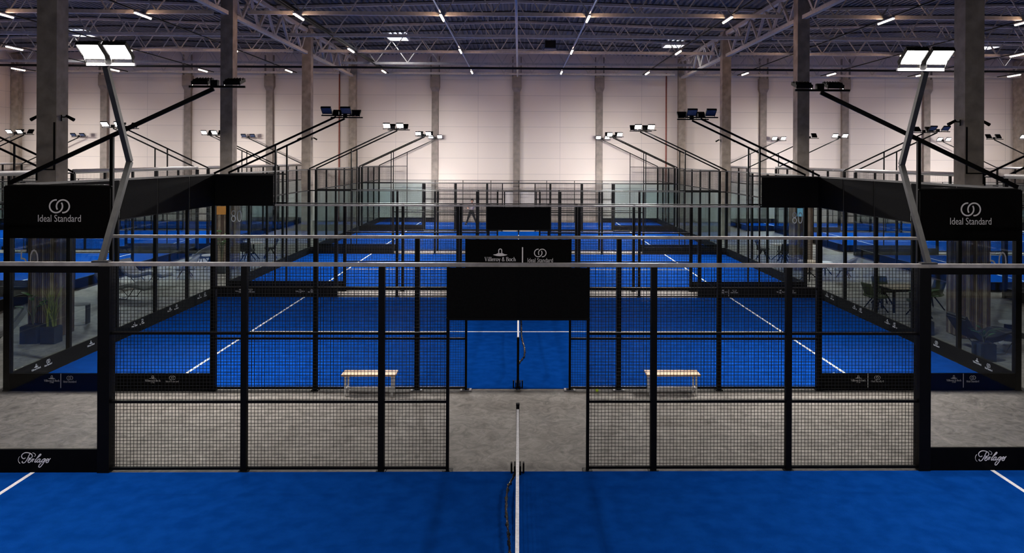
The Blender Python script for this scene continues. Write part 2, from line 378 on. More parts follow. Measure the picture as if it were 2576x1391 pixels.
def make_fence(row, g, side):
    """long side of a court, 20 m along X; side near/far"""
    Y = ROWS[row][0 if side == 'near' else 1]; cx = cx_of(row, g)
    lab = f'black mesh fence on the {side} side of the {where(row, g)}'
    t = thing('court_fence', lab, 'fence', (cx, Y, 0), 0, 'long mesh fences of the padel courts')
    front = (row == 1); H = 3.0
    if row == 5 and side == 'far':
        for i in range(-5, 6):
            x = i * 2.0
            hh = 4.0 if abs(i) == 5 else 5.03 if abs(i) == 4 else 3.0
            post_part(t, x, hh, 0.045 if abs(i) < 5 else 0.10)
        for z in (0.03, 1.0, 2.0): bar_part('bottom_rail' if z < 0.5 else 'mid_rail', t, 12.0, 0.03, 0.03, (0, 0, z))
        bar_part('top_rail', t, 20.0, 0.04, 0.035, (0, 0, 3.0), 'mast')
        for i in range(-3, 3): panel_mesh(t, i * 2.0, i * 2.0 + 2.0, 0.05, 3.0)
        for s in (-1, 1):
            bar_part('top_rail', t, 2.0, 0.05, 0.04, (s * 9.0, 0, 4.0), 'mast')
            panel_mesh(t, *(sorted((s * 8, s * 10))), H + 0.05, 4.0)
            for a, b in ((6, 8), (8, 10)):
                x0, x1 = sorted((s * a, s * b)); panel_glass(t, x0 + 0.04, x1 - 0.04, 0.34, H)
            cached(('kick', 4), 'kickboard', lambda: boxmb(-2, 2, -0.02, 0.02, 0.0, 0.34), M['board'], t, (s * 8, -0.03, 0))
        return t
    for s in (-1, 1):
        post_part(t, s * 10, 4.0, 0.12)
        post_part(t, s * 8, 5.03 if not front else 4.0, 0.065 if (row == 2 and side == 'near') else 0.048)
        post_part(t, s * 6, H, 0.17 if front else 0.10)
        pl = (g == 'mid' and row == 2 and side == 'near')
        post_part(t, s * 4, H); post_part(t, s * 2, H, plate=pl)
        post_part(t, s * 1.03, H, 0.045, plate=pl)
        # rails
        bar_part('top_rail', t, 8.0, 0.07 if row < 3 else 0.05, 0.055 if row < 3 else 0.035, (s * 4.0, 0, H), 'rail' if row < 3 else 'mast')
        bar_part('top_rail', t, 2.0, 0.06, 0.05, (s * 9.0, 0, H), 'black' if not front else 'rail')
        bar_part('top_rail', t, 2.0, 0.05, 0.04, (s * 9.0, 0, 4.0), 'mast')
        if front: bar_part('frame_head', t, 4.0, 0.05, 0.10, (s * 8.0, 0, H - 0.10))
        for z in (0.03, 1.0, 2.0):
            bar_part('mid_rail' if z > 0.5 else 'bottom_rail', t, 4.97, 0.045, 0.035, (s * 3.515, 0, z))
        ww = 0.0055 if front else 0.0046 if (row == 2 and side == 'near') else 0.0034
        for a, b in ((4, 6), (2, 4)):
            panel_mesh(t, *(sorted((s * a, s * b))), 0.05, H, w=ww)
        panel_mesh(t, *(sorted((s * 1.03, s * 2))), 0.05, H, w=ww)
        panel_mesh(t, *(sorted((s * 8, s * 10))), H + 0.05, 4.0)
        kb = 0.34
        gm = 'glassnear' if front else 'glass'
        for a, b in ((6, 8), (8, 10)):
            x0, x1 = sorted((s * a, s * b))
            gp = panel_glass(t, x0 + 0.06, x1 - 0.06, kb, H - (0.1 if front else 0.0), gm)
            if a == 8 and g == 'mid' and side == 'near' and row in (2, 3):
                xx = s * 9.60 - (x0 + 0.06) if row == 2 else s * 9.80 - (x0 + 0.06)
                if row == 3: xx = s * 9.72 - (x0 + 0.06)
                num = '50' if row == 2 else '80'
                n = cached(('num', num), 'lettering', lambda: text_mb(num, 0.36, height=0.40, bold=-0.018), M['white' if row == 3 else 'dimwhite'], gp, (xx, -0.008, 2.36 - kb)); n['label'] = f'white number {num} on the glass'
        k = cached(('kick', 4), 'kickboard', lambda: boxmb(-2, 2, -0.02, 0.02, 0.0, kb), M['board'], t, (s * 8, -0.03, 0))
        if g == 'mid':
            if front:
                q = cached(('perl',), 'lettering', perlage_mb, M['white'], k, (s * 7.0 - s * 8, -0.022, 0.195)); q['label'] = 'white script lettering reading Perlage'
            elif row == 2:
                for xa, xb in (((-9.12, -8.77), (-7.16, -6.78)) if s < 0 else ((6.78, 7.16), (8.70, 9.08))):
                    logo_villeroy(k, xa - s * 8, 0.215, 0.30, -0.022, 'dimwhite'); logo_ideal(k, xb - s * 8, 0.215, 0.25, -0.022, 'dimwhite')
                    if not (s < 0 and xa > -8):
                        cached(('bar', 0.3), 'divider', lambda: boxmb(-0.006, 0.006, -0.004, 0, -0.14, 0.14), M['dimwhite'], k, ((xa + xb) / 2 - s * 8, -0.022, 0.20))
    return t

def make_end_wall(row, g, s):
    """short glass wall of a court at its left (s=-1) or right (s=1) end"""
    y0, y1 = ROWS[row]; cx = cx_of(row, g); L = y1 - y0; n = round(L / 2); x = cx + s * 10
    end = 'left' if s < 0 else 'right'
    t = thing('court_end_wall', f'glass end wall at the {end} end of the {where(row, g)}', 'glass wall', (x, y0, 0), 0, 'glass end walls of the padel courts')
    st = L / n
    rz = PI / 2
    for i in range(n):
        a = i * st + 0.06; b = (i + 1) * st - 0.06
        W = round(b - a, 3)
        cached(('glass', W, 2.66, 'glass'), 'glass_panel', lambda: boxmb(0, W, -0.006, 0.006, 0, 2.66), M['glass'], t, (0, a, 0.34), rz)
        cached(('wire', W, 0.95), 'mesh_panel', lambda: wires(0, W, 0, 0.95), M['wire'], t, (0, a, 3.05), rz)
        if i: post_part(t, 0, 4.0, 0.085).location = (0, i * st, 0)
    for z in (3.0, 4.0):
        cached(('erail', L, z), 'top_rail', lambda: boxmb(-0.03, 0.03, 0.06, L - 0.06, 0, 0.05), M['mast'] if z > 3.5 else M['black'], t, (0, 0, z))
    if g != 'mid':
        q = cached(('etube', L), 'cap_rail', lambda: MB().tube([(0, 0.0, 4.105), (0, L, 4.105)], 0.055, 10), M['whitemetal'], t, smooth=True); q['label'] = 'silver round cap rail'
    k = cached(('ekick', L), 'kickboard', lambda: boxmb(-0.02, 0.02, 0.06, L - 0.06, 0, 0.34), M['board'], t, (-s * 0.03, 0, 0))
    if g == 'mid' and row == 2:
        for i in range(n):
            d = -s                                     # facing into the court
            rr = PI / 2 if s < 0 else -PI / 2
            yc = (i + 0.5) * st; sg = 1 if s < 0 else -1
            logo_villeroy(k, 0, 0, 0.30, mat='dimwhite', rz=rr, pos=(d * 0.022, yc - sg * 0.22, 0.215), year=False)
            logo_ideal(k, 0, 0, 0.25, mat='dimwhite', rz=rr, pos=(d * 0.022, yc + sg * 0.18, 0.215))
    return t

def make_turf(row, g):
    y0, y1 = ROWS[row]; cx = cx_of(row, g); W = y1 - y0
    t = thing('court_turf', f'blue artificial turf of the {where(row, g)}', 'court turf', (cx, y0, 0), 0, 'blue playing surfaces of the courts')
    cached(('turf', W), 'turf_mat', lambda: boxmb(-9.93, 9.93, 0.06, W - 0.06, 0.0, 0.012), M['turf'], t)
    for s in (-1, 1):
        cached(('sline', W), 'service_line', lambda: boxmb(-0.03, 0.03, 0.06, W - 0.06, 0, 0.003), M['line'], t, (s * 7.02, 0, 0.012))
    cached(('cline',), 'centre_line', lambda: boxmb(-6.99, 6.99, -0.03, 0.03, 0, 0.003), M['line'], t, (0, W / 2, 0.012))
    return t

def make_net(row, g):
    y0, y1 = ROWS[row]; cx = cx_of(row, g); W = y1 - y0
    t = thing('court_net', f'black net with white tape across the {where(row, g)}', 'net', (cx, y0, 0), 0, 'padel court nets')
    sd = -1 if row == 1 else 1
    bulge = 0.03
    def bx(y, z):
        f = math.sin(PI * min(1, max(0, (y - 0.1) / (W - 0.2)))) ** 0.35 if W else 0
        return sd * bulge * f * (1 - z / 0.93) ** 0.8 * (0.8 + 0.2 * math.sin(y * 3.1))
    def f():
        mb = MB(); n = int((W - 0.3) / 0.06); m = 16
        ys = [0.15 + (W - 0.3) * i / n for i in range(n + 1)]; zs = [0.05 + 0.85 * j / m for j in range(m + 1)]
        for y in ys:
            mb.tube([(bx(y, z), y, z) for z in zs[::4]], 0.003, 4, False)
        for z in zs:
            mb.tube([(bx(y, z), y, z) for y in ys[::3]], 0.003, 4, False)
        return mb
    cached(('net', W, row in (1, 2), sd), 'net_mesh', f, M['wire'], t)
    cached(('tape', W), 'tape', lambda: boxmb(-0.018, 0.018, 0.12, W - 0.12, 0.89, 0.945), M['line'], t)
    for y in (0.10, W - 0.10):
        def p():
            mb = MB().box(-0.024, 0.024, -0.03, 0.03, 0.012, 1.0); mb.box(-0.026, 0.026, -0.034, 0.034, 1.0, 1.02)
            for s in (-1, 1): mb.box(s * 0.04 - 0.012, s * 0.04 + 0.012, -0.09, 0.09, 0.012, 0.14); mb.box(s * 0.075, s * 0.075 + s * 0.025, -0.03, 0.03, 0.012, 0.16)
            return mb
        cached(('netpost',), 'post', p, M['black'], t, (0, y, 0))
    if row in (1, 2):
        def sl():
            mb = MB(); pts = []; n = 150; rr = []
            y_a, y_b = (4.2, W - 0.25) if row == 1 else (0.25, 4.5)
            for i in range(n + 1):
                y = y_a + (y_b - y_a) * i / n; e_ = (y_b - y) if row == 1 else (y - y_a)
                off = 0.125 * min(1, e_ / 0.5) * (0.45 + 0.55 * math.exp(-((e_ - 1.0) / 0.9) ** 2)) + 0.02
                pts.append((sd * (off + 0.005 * math.sin(i * 2.3)), y, (0.10 if row == 1 else 0.45) + 0.012 * math.sin(i * 1.7))); rr.append(0.016 + 0.006 * math.sin(i * 2.9) + 0.005 * math.sin(i * 5.3))
            return mb.tube(pts, rr, 7)
        s_ = cached(('slack', row), 'net_slack', sl, M['slack'], t); s_['label'] = 'shiny bunched black lower edge of the net'
    return t

FLOOD = {1: 340.0, 2: 112.0, 3: 175.0}
def lamp_parts(parent, x, z, dy, lit, w=0.33):
    """one flood lamp hinged at (x, z) on a crossbar, facing dy along Y and downwards"""
    py = parent.location.y                                # the second court's near lamps lie flatter, those by the wall steeper
    a_ = R(17 if abs(py - ROWS[2][0]) < 0.1 else 50 if (dy > 0 and abs(py - ROWS[5][0]) < 0.1) else 42 if (dy > 0 and abs(py - ROWS[4][0]) < 0.1) else 36)
    e = Vector((0, dy * math.cos(a_), math.sin(a_))); n = Vector((0, dy * math.sin(a_), -math.cos(a_))); L = 0.314
    def slab(o, w, l0, l1, d0, d1):
        mb = MB(); vs = []
        for d in (d0, d1):
            for l in (l0, l1):
                for sx in (-w / 2, w / 2): vs.append(Vector((sx, 0, 0)) + e * l + n * d)
        return mb.add(vs, [(0, 2, 3, 1), (4, 5, 7, 6), (0, 1, 5, 4), (2, 6, 7, 3), (0, 4, 6, 2), (1, 3, 7, 5)])
    def house():
        mb = slab(None, w, 0, L, -0.035, 0.012)
        for i in range(6):                              # cooling fins on the back
            q = slab(None, 0.006, 0.03, L - 0.03, -0.06, -0.035)
            mb.add([(v[0] - w / 2 + w * (i + 0.5) / 6, v[1], v[2]) for v in q.v], q.f)
        for q in (slab(None, w, 0, 0.012, 0.012, 0.030), slab(None, w, L - 0.012, L, 0.012, 0.030)): mb.add(q.v, q.f)
        for sx in (-1, 1):                              # raised rim round the lens
            q = slab(None, 0.010, 0, L, 0.012, 0.030); mb.add([(v[0] + sx * (w / 2 - 0.005), v[1], v[2]) for v in q.v], q.f)
        return mb
    h = cached(('lamp', dy, w, round(a_, 2)), 'lamp', house, M['black'], parent, (x, 0, z + 0.07))
    ln = cached(('lens', dy, lit, w, round(a_, 2)), 'lens', lambda: slab(None, w - 0.03, 0.015, L - 0.015, 0.0125, 0.018), M[{0: 'lens_off', 1: 'lens_on', 2: 'lens_front', 3: 'lens_front'}[int(lit)]], h)
    ln['label'] = 'glowing white lens' if lit else 'dark unlit lens'
    if lit:
        L_ = bpy.data.lights.new('flood_light', 'AREA'); L_.shape = 'RECTANGLE'; L_.size = w - 0.03; L_.size_y = L - 0.03
        L_.energy = FLOOD[int(lit)] * (0.8 if abs(py - ROWS[2][0]) < 0.1 else 0.5 if dy > 0 and py > 47 else 0.7 if dy > 0 and py > 37 else 0.9); L_.spread = R(170 if int(lit) == 3 else 132); L_.color = (1.0, 0.95, 0.92)
        lo = bpy.data.objects.new('flood_light', L_); COL.objects.link(lo)
        pw = Vector(parent.location) + Vector((x, 0, z + 0.07)) + e * (L / 2) + n * 0.024
        zz = -n; xx = Vector((1, 0, 0)); yy = zz.cross(xx)
        mw = Matrix.Identity(4)
        for q in range(3): mw[q][0] = xx[q]; mw[q][1] = yy[q]; mw[q][2] = zz[q]; mw[q][3] = pw[q]
        lo.matrix_world = mw
    def yoke():
        mb = MB()
        for s in (-1, 1): mb.bar((s * (w / 2 - 0.01), 0, -0.07), (s * (w / 2 - 0.01), dy * 0.10, 0.09), 0.012, 0.03)
        mb.bar((-(w / 2 - 0.01), 0, -0.065), (w / 2 - 0.01, 0, -0.065), 0.03, 0.012)
        return mb
    cached(('yoke', dy, w), 'bracket', yoke, M['mast'], h)
    return h

def make_mast(row, g, side, s, lit):
    Y = ROWS[row][0 if side == 'near' else 1]; cx = cx_of(row, g); dy = 1 if side == 'near' else -1
    end = 'left' if s < 0 else 'right'
    look = ('lit floodlight arm' if (lit and dy < 0) else 'unlit black floodlight arm' if dy < 0 else 'black floodlight arm seen from behind')
    t = thing('floodlight_mast', f'{look} at {side} {end} corner of {where(row, g)}', 'floodlight', (cx + s * 10, Y, 4.06), 0, 'floodlight arms over the court corners')
    i = -s
    aw = 0.08 if row == 2 and side == 'near' else 0.06
    cached(('arm', s, aw), 'arm', lambda: MB().bar((0, 0, 0), (i * 3.98, 0, 1.88), 0.05, aw), M['black'], t)
    xt = i * 4.0
    x0, x1 = xt - 0.50, xt + 0.60
    cached(('xbar', s), 'crossbar', lambda: boxmb(x0, x1, -0.025, 0.025, 1.90, 1.94), M['black'], t)
    cached(('dbox', s), 'control_box', lambda: boxmb(xt - 0.07, xt + 0.07, -0.05, 0.05, 1.94, 2.05), M['black'], t)
    for k, dx in enumerate((-0.30, 0.33)):
        lamp_parts(t, xt + dx, 1.92, dy, lit)
    return t

def make_front_mast(s, near=False):
    Y = ROWS[1][0 if near else 1]; dy = 1 if near else -1; end = 'left' if s < 0 else 'right'
    t = thing('floodlight_mast', (f'bent grey mast with two glaring floodlights at the front fence, {end} side' if not near else f'bent grey floodlight mast beside the camera, {end} side'), 'floodlight', (s * 6.08, Y, 3.055), 0, 'bent masts of the front court')
    mb = MB(); a, b, c = (0, 0, 0), (0, -dy * 0.79, 1.46), (0, -dy * 0.10, 2.86)
    mb.bar(a, b, 0.075, 0.075, (1, 0, 0)); mb.bar(b, c, 0.075, 0.075, (1, 0, 0))
    build('pole', mb, M['mast'], t)
    build('base_plate', boxmb(-0.12, 0.12, -0.05, 0.05, 0, 0.02), M['mast'], t)
    build('crossbar', boxmb(-0.35, 0.35, -0.02, 0.02, 2.86, 2.90), M['whitemetal'], t, (-s * 0.13, 0, 0))
    build('control_box', boxmb(-0.05, 0.05, -0.04, 0.04, 2.90, 2.96), M['mast'], t, (-s * 0.10, 0, 0))
    for dx in (-0.19, 0.19): lamp_parts(t, -s * 0.11 + dx, 2.90, dy, 3 if near else 2)
    return t

LIT = {('mid', 2, 'near'), ('mid', 3, 'near'), ('mid', 3, 'far'), ('mid', 4, 'near'), ('mid', 4, 'far'), ('mid', 5, 'near'), ('mid', 5, 'far'),
       ('left', 3, 'far'), ('left', 4, 'near'), ('left', 4, 'far'), ('left', 5, 'near'), ('left', 3, 'near'), ('left', 2, 'near'),
       ('right', 4, 'far'), ('right', 5, 'far'), ('right', 3, 'near'), ('right', 4, 'near'), ('right', 5, 'near'), ('right', 2, 'near')}

make_turf(1, 'mid'); make_net(1, 'mid'); make_fence(1, 'mid', 'far')
for s in (-1, 1): make_front_mast(s); make_front_mast(s, True)
for g in ('mid', 'left', 'right'):
    for row in (2, 3, 4, 5):
        make_turf(row, g); make_net(row, g)
        for side in ('near', 'far'):
            make_fence(row, g, side)
            for s in (-1, 1): make_mast(row, g, side, s, (g, row, side) in LIT)
        for s in (-1, 1): make_end_wall(row, g, s)

# ------------------------------------------------------------------ banners hung on the fences
def door_banner(row, side, label, logos=False):
    Y = ROWS[row][0 if side == 'near' else 1]
    t = thing('banner', label, 'banner', (0, Y - 0.06, 2.26), 0, 'black banners above the court gates')
    build('cloth', boxmb(-1.03, 1.03, -0.006, 0.006, 0, 0.735), M['banner'], t)
    build('hem_rail', boxmb(-1.05, 1.05, -0.015, 0.015, -0.035, 0), M['black'], t)
    build('seam', boxmb(-0.02, 0.02, -0.009, -0.006, 0, 0.735), M['board'], t)
    if logos:
        logo_villeroy(t, -0.36, 0.365, 0.62, -0.008, year=False); logo_ideal(t, 0.43, 0.385, 0.50, -0.008)
        build('divider', boxmb(-0.012, 0.012, -0.004, 0, -0.18, 0.16), M['white'], t, (0.08, -0.008, 0.42))
door_banner(1, 'far', 'plain black banner above the gate of the front fence')
door_banner(2, 'near', 'black banner with two white logos above the second fence gate', True)
door_banner(2, 'far', 'small plain black banner above the far gate of the second court back')
y0, y1 = ROWS[2]
for s in (-1, 1):
    end = 'left' if s < 0 else 'right'
    t = thing('sign_banner', f'large black Ideal Standard corner sign, {end} side', 'sign', (s * 9.0, y0 - 0.05, 3.02), 0, 'white-logo corner signs')
    build('cloth', boxmb(-1.0, 1.0, -0.008, 0.008, 0, 0.98), M['banner'], t)
    build('frame', MB().box(-1.03, 1.03, -0.02, 0.02, -0.03, 0).box(-1.03, 1.03, -0.02, 0.02, 0.98, 1.0), M['black'], t)
    logo_ideal(t, 0.02, 0.46, 0.83, -0.011)
    ORD = ['nearest', 'second', 'third', 'fourth', 'farthest']
    st = (y1 - y0) / 5
    for i in range(5):
        b = build('screen_banner', boxmb(-0.008, 0.008, 0.05, st - 0.05, 0, 0.97), M['banner'], None, (s * 10 - s * 0.055, y0 + i * st, 3.03))
        tag(b, f'black screen on the {end} end wall top, {ORD[i]} of its five', 'banner', 'black screens on the end wall tops')
    b = build('screen_banner', boxmb(-0.95, 0.95, -0.008, 0.008, 0, 0.97), M['banner'], None, (s * 9.0, y1 - 0.055, 3.03))
    tag(b, f'black screen on the far {end} corner of the second court back', 'banner', 'black screens on the end wall tops')

# ------------------------------------------------------------------ hall shell
XL, XC, XR = -36.3, -0.1, 36.9
BAYS = [(-36.1, -12.0), (-12.0, 11.8), (11.8, 36.7)]
def roof_z(x):
    for a, b in BAYS:
        if a - 0.3 <= x <= b + 0.3:
            return 12.42 - 0.03 * abs(x - (a + b) / 2)
    return 12.05
struct('floor', boxmb(XL, XR, -4, WALL_Y, -0.2, 0), M['floor'])
struct('wall_back', boxmb(XL, XR, WALL_Y, WALL_Y + 0.25, 0, 12.9), M['wallx'])
struct('wall_left', boxmb(XL - 0.25, XL, 8, WALL_Y + 0.25, 0, 12.9), M['wally'])
struct('wall_right', boxmb(XR, XR + 0.25, 8, WALL_Y + 0.25, 0, 12.9), M['wally'])
def deck():
    mb = MB(); xs = []; p = 0.30; x = XL
    while x < XR:
        for dx, dz in ((0, 0), (0.09, 0), (0.13, 0.09), (0.26, 0.09)):
            xs.append((x + dx, dz))
        x += p
    rows = []
    for y in (16.0, WALL_Y):
        rows.append([(x, y, roof_z(x) + dz) for x, dz in xs])
    mb.grid(rows)
    mb.box(XL, XR, 16.0, WALL_Y, 12.75, 12.95)
    return mb
struct('ceiling', deck(), M['deck'])
# pilasters of the back wall, a structure each
def pilaster():
    mb = MB().box(-0.24, 0.24, -0.30, 0, 0, 9.6)
    mb.add([(-0.24, -0.30, 9.45), (0.24, -0.30, 9.45), (0.24, 0, 9.45), (-0.24, 0, 9.45), (-0.34, -0.42, 9.75), (0.34, -0.42, 9.75), (0.34, 0, 9.75), (-0.34, 0, 9.75)], [(0, 1, 2, 3), (7, 6, 5, 4), (0, 4, 5, 1), (1, 5, 6, 2), (2, 6, 7, 3), (3, 7, 4, 0)])
    mb.box(-0.34, 0.34, -0.42, 0, 9.75, 10.5)
    mb.box(-0.34, -0.26, -0.36, -0.20, 10.5, 12.0); mb.box(0.26, 0.34, -0.36, -0.20, 10.5, 12.0)
    return mb
for k, x in enumerate((-30.0, -24.0, -18.1, -6.12, -0.17, 5.87, 17.9, 23.95, 30.0)):
    o = cached(('pil',), f'trim_{k+1}', pilaster, M['pilaster'], None, (x, WALL_Y, 0)); o.name = f'trim_{k+1}'; o['kind'] = 'structure'
# pale double door in the back wall
d = struct('door_1', boxmb(-1.0, 1.25, -0.05, 0, 0.0, 2.15), M['door'], (0, WALL_Y, 0))
build('door_frame', MB().box(-1.08, -1.0, -0.09, 0, 0, 2.22).box(1.25, 1.33, -0.09, 0, 0, 2.22).box(-1.0, 1.25, -0.09, 0, 2.15, 2.22), M['black'], d)
build('door_handle', MB().box(0.02, 0.05, -0.11, -0.05, 1.0, 1.04).box(-0.10, 0.05, -0.12, -0.10, 1.0, 1.04), M['galv'], d)
build('door_seam', boxmb(0.115, 0.135, -0.056, -0.05, 0.02, 2.13), M['black'], d)
for x, side in ((-13.1, 'left'), (10.79, 'right')):
    o = build('sprinkler_riser', MB().tube([(0, 0, 0.0), (0, 0, 10.9)], 0.045, 8), M['redpipe'], None, (x, WALL_Y - 0.06, 0), smooth=True)
    tag(o, f'thin red sprinkler riser pipe on the back wall, {side} one', 'pipe', 'red riser pipes')

# concrete columns
CY = [19.62, 31.4, 43.0, 54.7]
DIST = ['nearest the camera', 'second from the camera', 'third from the camera', 'farthest, by the back wall']
for side, x in (('left', -12.0), ('right', 11.8)):
    for k, y in enumerate(CY):
        o = cached(('col',), 'concrete_column', lambda: boxmb(-0.25, 0.25, -0.25, 0.25, 0, 11.88), M['concrete'], None, (x, y, 0))
        tag(o, f'square concrete column of the {side} row, {DIST[k]}', 'column', 'concrete roof columns')
for side, x in (('left', -36.0), ('right', 36.55)):
    for k, y in enumerate((43.0, 54.7)):
        o = obj('concrete_column', CACHE[('col',)], None, (x, y, 0))
        tag(o, f'concrete column against the {side} side wall, {"nearer" if k == 0 else "in the far corner"}', 'column', 'concrete roof columns')

# roof trusses across the hall and girders along it
TY = [31.55, 37.2, 42.72, 48.05, 53.6]
BN = ['left', 'middle', 'right']; TN = ['nearest', 'second', 'third', 'fourth', 'farthest']
ZB = 10.6
for bi, (a, b) in enumerate(BAYS):
    xc = (a + b) / 2
    for k, y in enumerate(TY):
        t = thing('roof_truss', f'grey steel lattice roof truss of the {BN[bi]} bay, {TN[k]} of five', 'roof truss', (xc, y, 12.0), 0, 'lattice roof trusses')
        zt = lambda dx: roof_z(xc + dx) - 0.10 - 12.0
        h = (b - a) / 2
        cached(('tch', bi), 'top_chord', lambda: MB().bar((-h + 0.12, 0, zt(-h)), (0, 0, zt(0)), 0.16, 0.12).bar((0, 0, zt(0)), (h - 0.12, 0, zt(h)), 0.16, 0.12), M['truss'], t)
        cached(('bch', bi), 'bottom_chord', lambda: boxmb(-h + 0.72, h - 0.72, -0.08, 0.08, -0.075, 0.075), M['truss'], t, (0, 0, ZB - 12.0))
        n = int(h - 0.3)
        j = 0
        xs = [q for q in range(-n - (0 if n % 2 else -1), n + 1, 2)]
        xs = [x_ for x_ in range(-11, 12, 2)]
        for xb in xs:
            for dx in (-1, 1):
                xt = xb + dx
                if abs(xt) > h - 0.1: xt = math.copysign(h - 0.15, xt)
                cached(('brace', bi, xb, dx), 'brace', lambda: MB().bar((xb, 0, ZB - 12.0 + 0.05), (xt, 0, zt(xt) - 0.04), 0.048, 0.048, (0, 1, 0)), M['truss'], t)
GN = ['nearest', 'middle', 'farthest']
for side, x in (('left', -12.0), ('right', 11.8)):
    for k in range(3):
        ya, yb = CY[k] + 0.27, CY[k + 1] - 0.27
        t = thing('roof_girder', f'heavy steel girder between the {side} row columns, {GN[k]} of three', 'roof girder', (x, ya, 10.5), 0, 'heavy lengthwise girders')
        L = yb - ya
        build('bottom_chord', boxmb(-0.10, 0.10, 0.05, L - 0.05, -0.08, 0.08), M['truss'], t)
        build('top_chord', boxmb(-0.10, 0.10, 0, L, 1.18, 1.36), M['truss'], t)
        n = 5; st = L / n
        for i in range(n):
            yb_ = (i + 0.5) * st
            build('brace', MB().bar((0, yb_, 0.05), (0, max(0.1, i * st), 1.22), 0.13, 0.11, (1, 0, 0)), M['truss'], t)
            build('brace', MB().bar((0, yb_, 0.05), (0, min(L - 0.1, (i + 1) * st), 1.22), 0.13, 0.11, (1, 0, 0)), M['truss'], t)
# purlins under the deck (dark)
PY = [34.4, 37.2, 40.0, 42.75, 45.4, 48.05, 50.8, 53.6]
ON = ['first', 'second', 'third', 'fourth', 'fifth', 'sixth', 'seventh', 'last']
for k, y in enumerate(PY):
    mb = MB()
    for a, b in BAYS:
        c = (a + b) / 2
        mb.bar((a, 0, roof_z(a + .01) - 0.02), (c, 0, roof_z(c) - 0.02), 0.10, 0.07); mb.bar((c, 0, roof_z(c) - 0.02), (b, 0, roof_z(b - .01) - 0.02), 0.10, 0.07)
    tag(build('roof_purlin', mb, M['purlin'], None, (0, y, 0)), f'thin dark purlin under the roof deck, {ON[k]} from the camera', 'purlin', 'dark roof purlins')
# pipes
tag(build('sprinkler_main', MB().tube([(XL + 0.3, 0, 0), (XR - 0.3, 0, 0)], 0.075, 10), M['pipe'], None, (0, 48.05, 10.325), smooth=True), 'long black pipe running under the fourth truss', 'pipe')
tag(build('spreader_pipe', MB().tube([(0, 22.0, 0), (0, 53.9, 0)], 0.055, 10), M['conduit'], None, (-0.13, 0, 10.46), smooth=True), 'pale pipe running down the middle of the roof', 'pipe')
tag(build('cable_tray', boxmb(-0.14, 0.14, 24, 52, 0, 0.10), M['pipe'], None, (-9.45, 0, 10.72)), 'wide black cable tray above the left inner light row', 'cable tray')

# warm tube lights on tracks
LX = [-33.6, -27.25, -21.3, -15.55, -9.15, -3.22, 2.86, 8.70, 15.38, 21.3, 27.5, 33.9]
LYR = {31.45: (-21.37, 21.6), 41.2: (-27.3, 27.6), 51.2: (-33.7, 34.0)}
ORDS = ['first', 'second', 'third', 'fourth', 'fifth', 'sixth', 'seventh', 'eighth', 'ninth', 'tenth', 'eleventh', 'twelfth']
RN = {31.45: 'nearest', 41.2: 'middle', 51.2: 'far'}
for j, x in enumerate(LX):
    m = 'conduit' if abs(x) < 4 else 'pipe'
    tag(build('lighting_track', boxmb(-0.03, 0.03, 26.0, 53.0, 0.0, 0.05), M[m], None, (x, 0, 10.50)), f'thin {"pale" if m == "conduit" else "dark"} lighting track under the roof, {ORDS[j]} from the left', 'lighting track', 'lighting tracks')
    for y, (xa, xb) in LYR.items():
        if xa - 0.2 <= x <= xb + 0.2:
            t = thing('tube_light', f'warm tube light in the {RN[y]} row on the {ORDS[j]} lighting track from the left', 'tube light', (x, y, 10.42), 0, 'warm tube lights')
            cached(('tubeh',), 'housing', lambda: boxmb(-0.05, 0.05, -0.68, 0.68, 0.02, 0.08), M['conduit'], t)
            cached(('tubew',), 'suspension_wire', lambda: MB().bar((0.04, 0.5, 0.08), (0.04, 0.5, 1.60), 0.004).bar((0.04, -0.5, 0.08), (0.04, -0.5, 1.60), 0.004), M['pipe'], t)
            d_ = cached(('tubed',), 'diffuser', lambda: MB().tube([(0, -0.65, 0), (0, 0.65, 0)], 0.04, 8), M['tube'], t); d_['label'] = 'glowing warm diffuser'
# skylights
for x, y, nm in ((-7.56, 47.2, 'middle bay, left of centre'), (10.0, 48.9, 'middle bay near the right girder'), (-27.2, 47.3, 'left bay'), (30.8, 49.4, 'right bay')):
    z = roof_z(x) - 0.06
    t = thing('skylight', f'bright roof skylight in the {nm}', 'skylight', (x, y, z), 0, 'roof skylights')
    build('frame', MB().box(-0.65, 0.65, -0.65, -0.57, -0.14, 0.04).box(-0.65, 0.65, 0.57, 0.65, -0.14, 0.04).box(-0.65, -0.57, -0.57, 0.57, -0.14, 0.04).box(0.57, 0.65, -0.57, 0.57, -0.14, 0.04), M['conduit'], t)
    p = build('pane', boxmb(-0.57, 0.57, -0.57, 0.57, -0.05, -0.03), M['sky'], t); p['label'] = 'bright daylight pane'
t = thing('unit_heater', 'small dark blue heater box hanging under the roof, right of the centre pipe', 'heater', (1.85, 45.3, 11.2))
build('casing', boxmb(-0.32, 0.32, -0.3, 0.3, 0, 0.45), M['pipe'], t)
build('louvre', boxmb(-0.36, 0.36, -0.32, 0.32, -0.05, 0), M['lens_off'], t)
build('hanger', MB().bar((-0.25, 0, 0.45), (-0.25, 0, 1.15), 0.02).bar((0.25, 0, 0.45), (0.25, 0, 1.15), 0.02).bar((-0.25, 0, 0.46), (0.25, 0, 0.46), 0.03), M['pipe'], t)
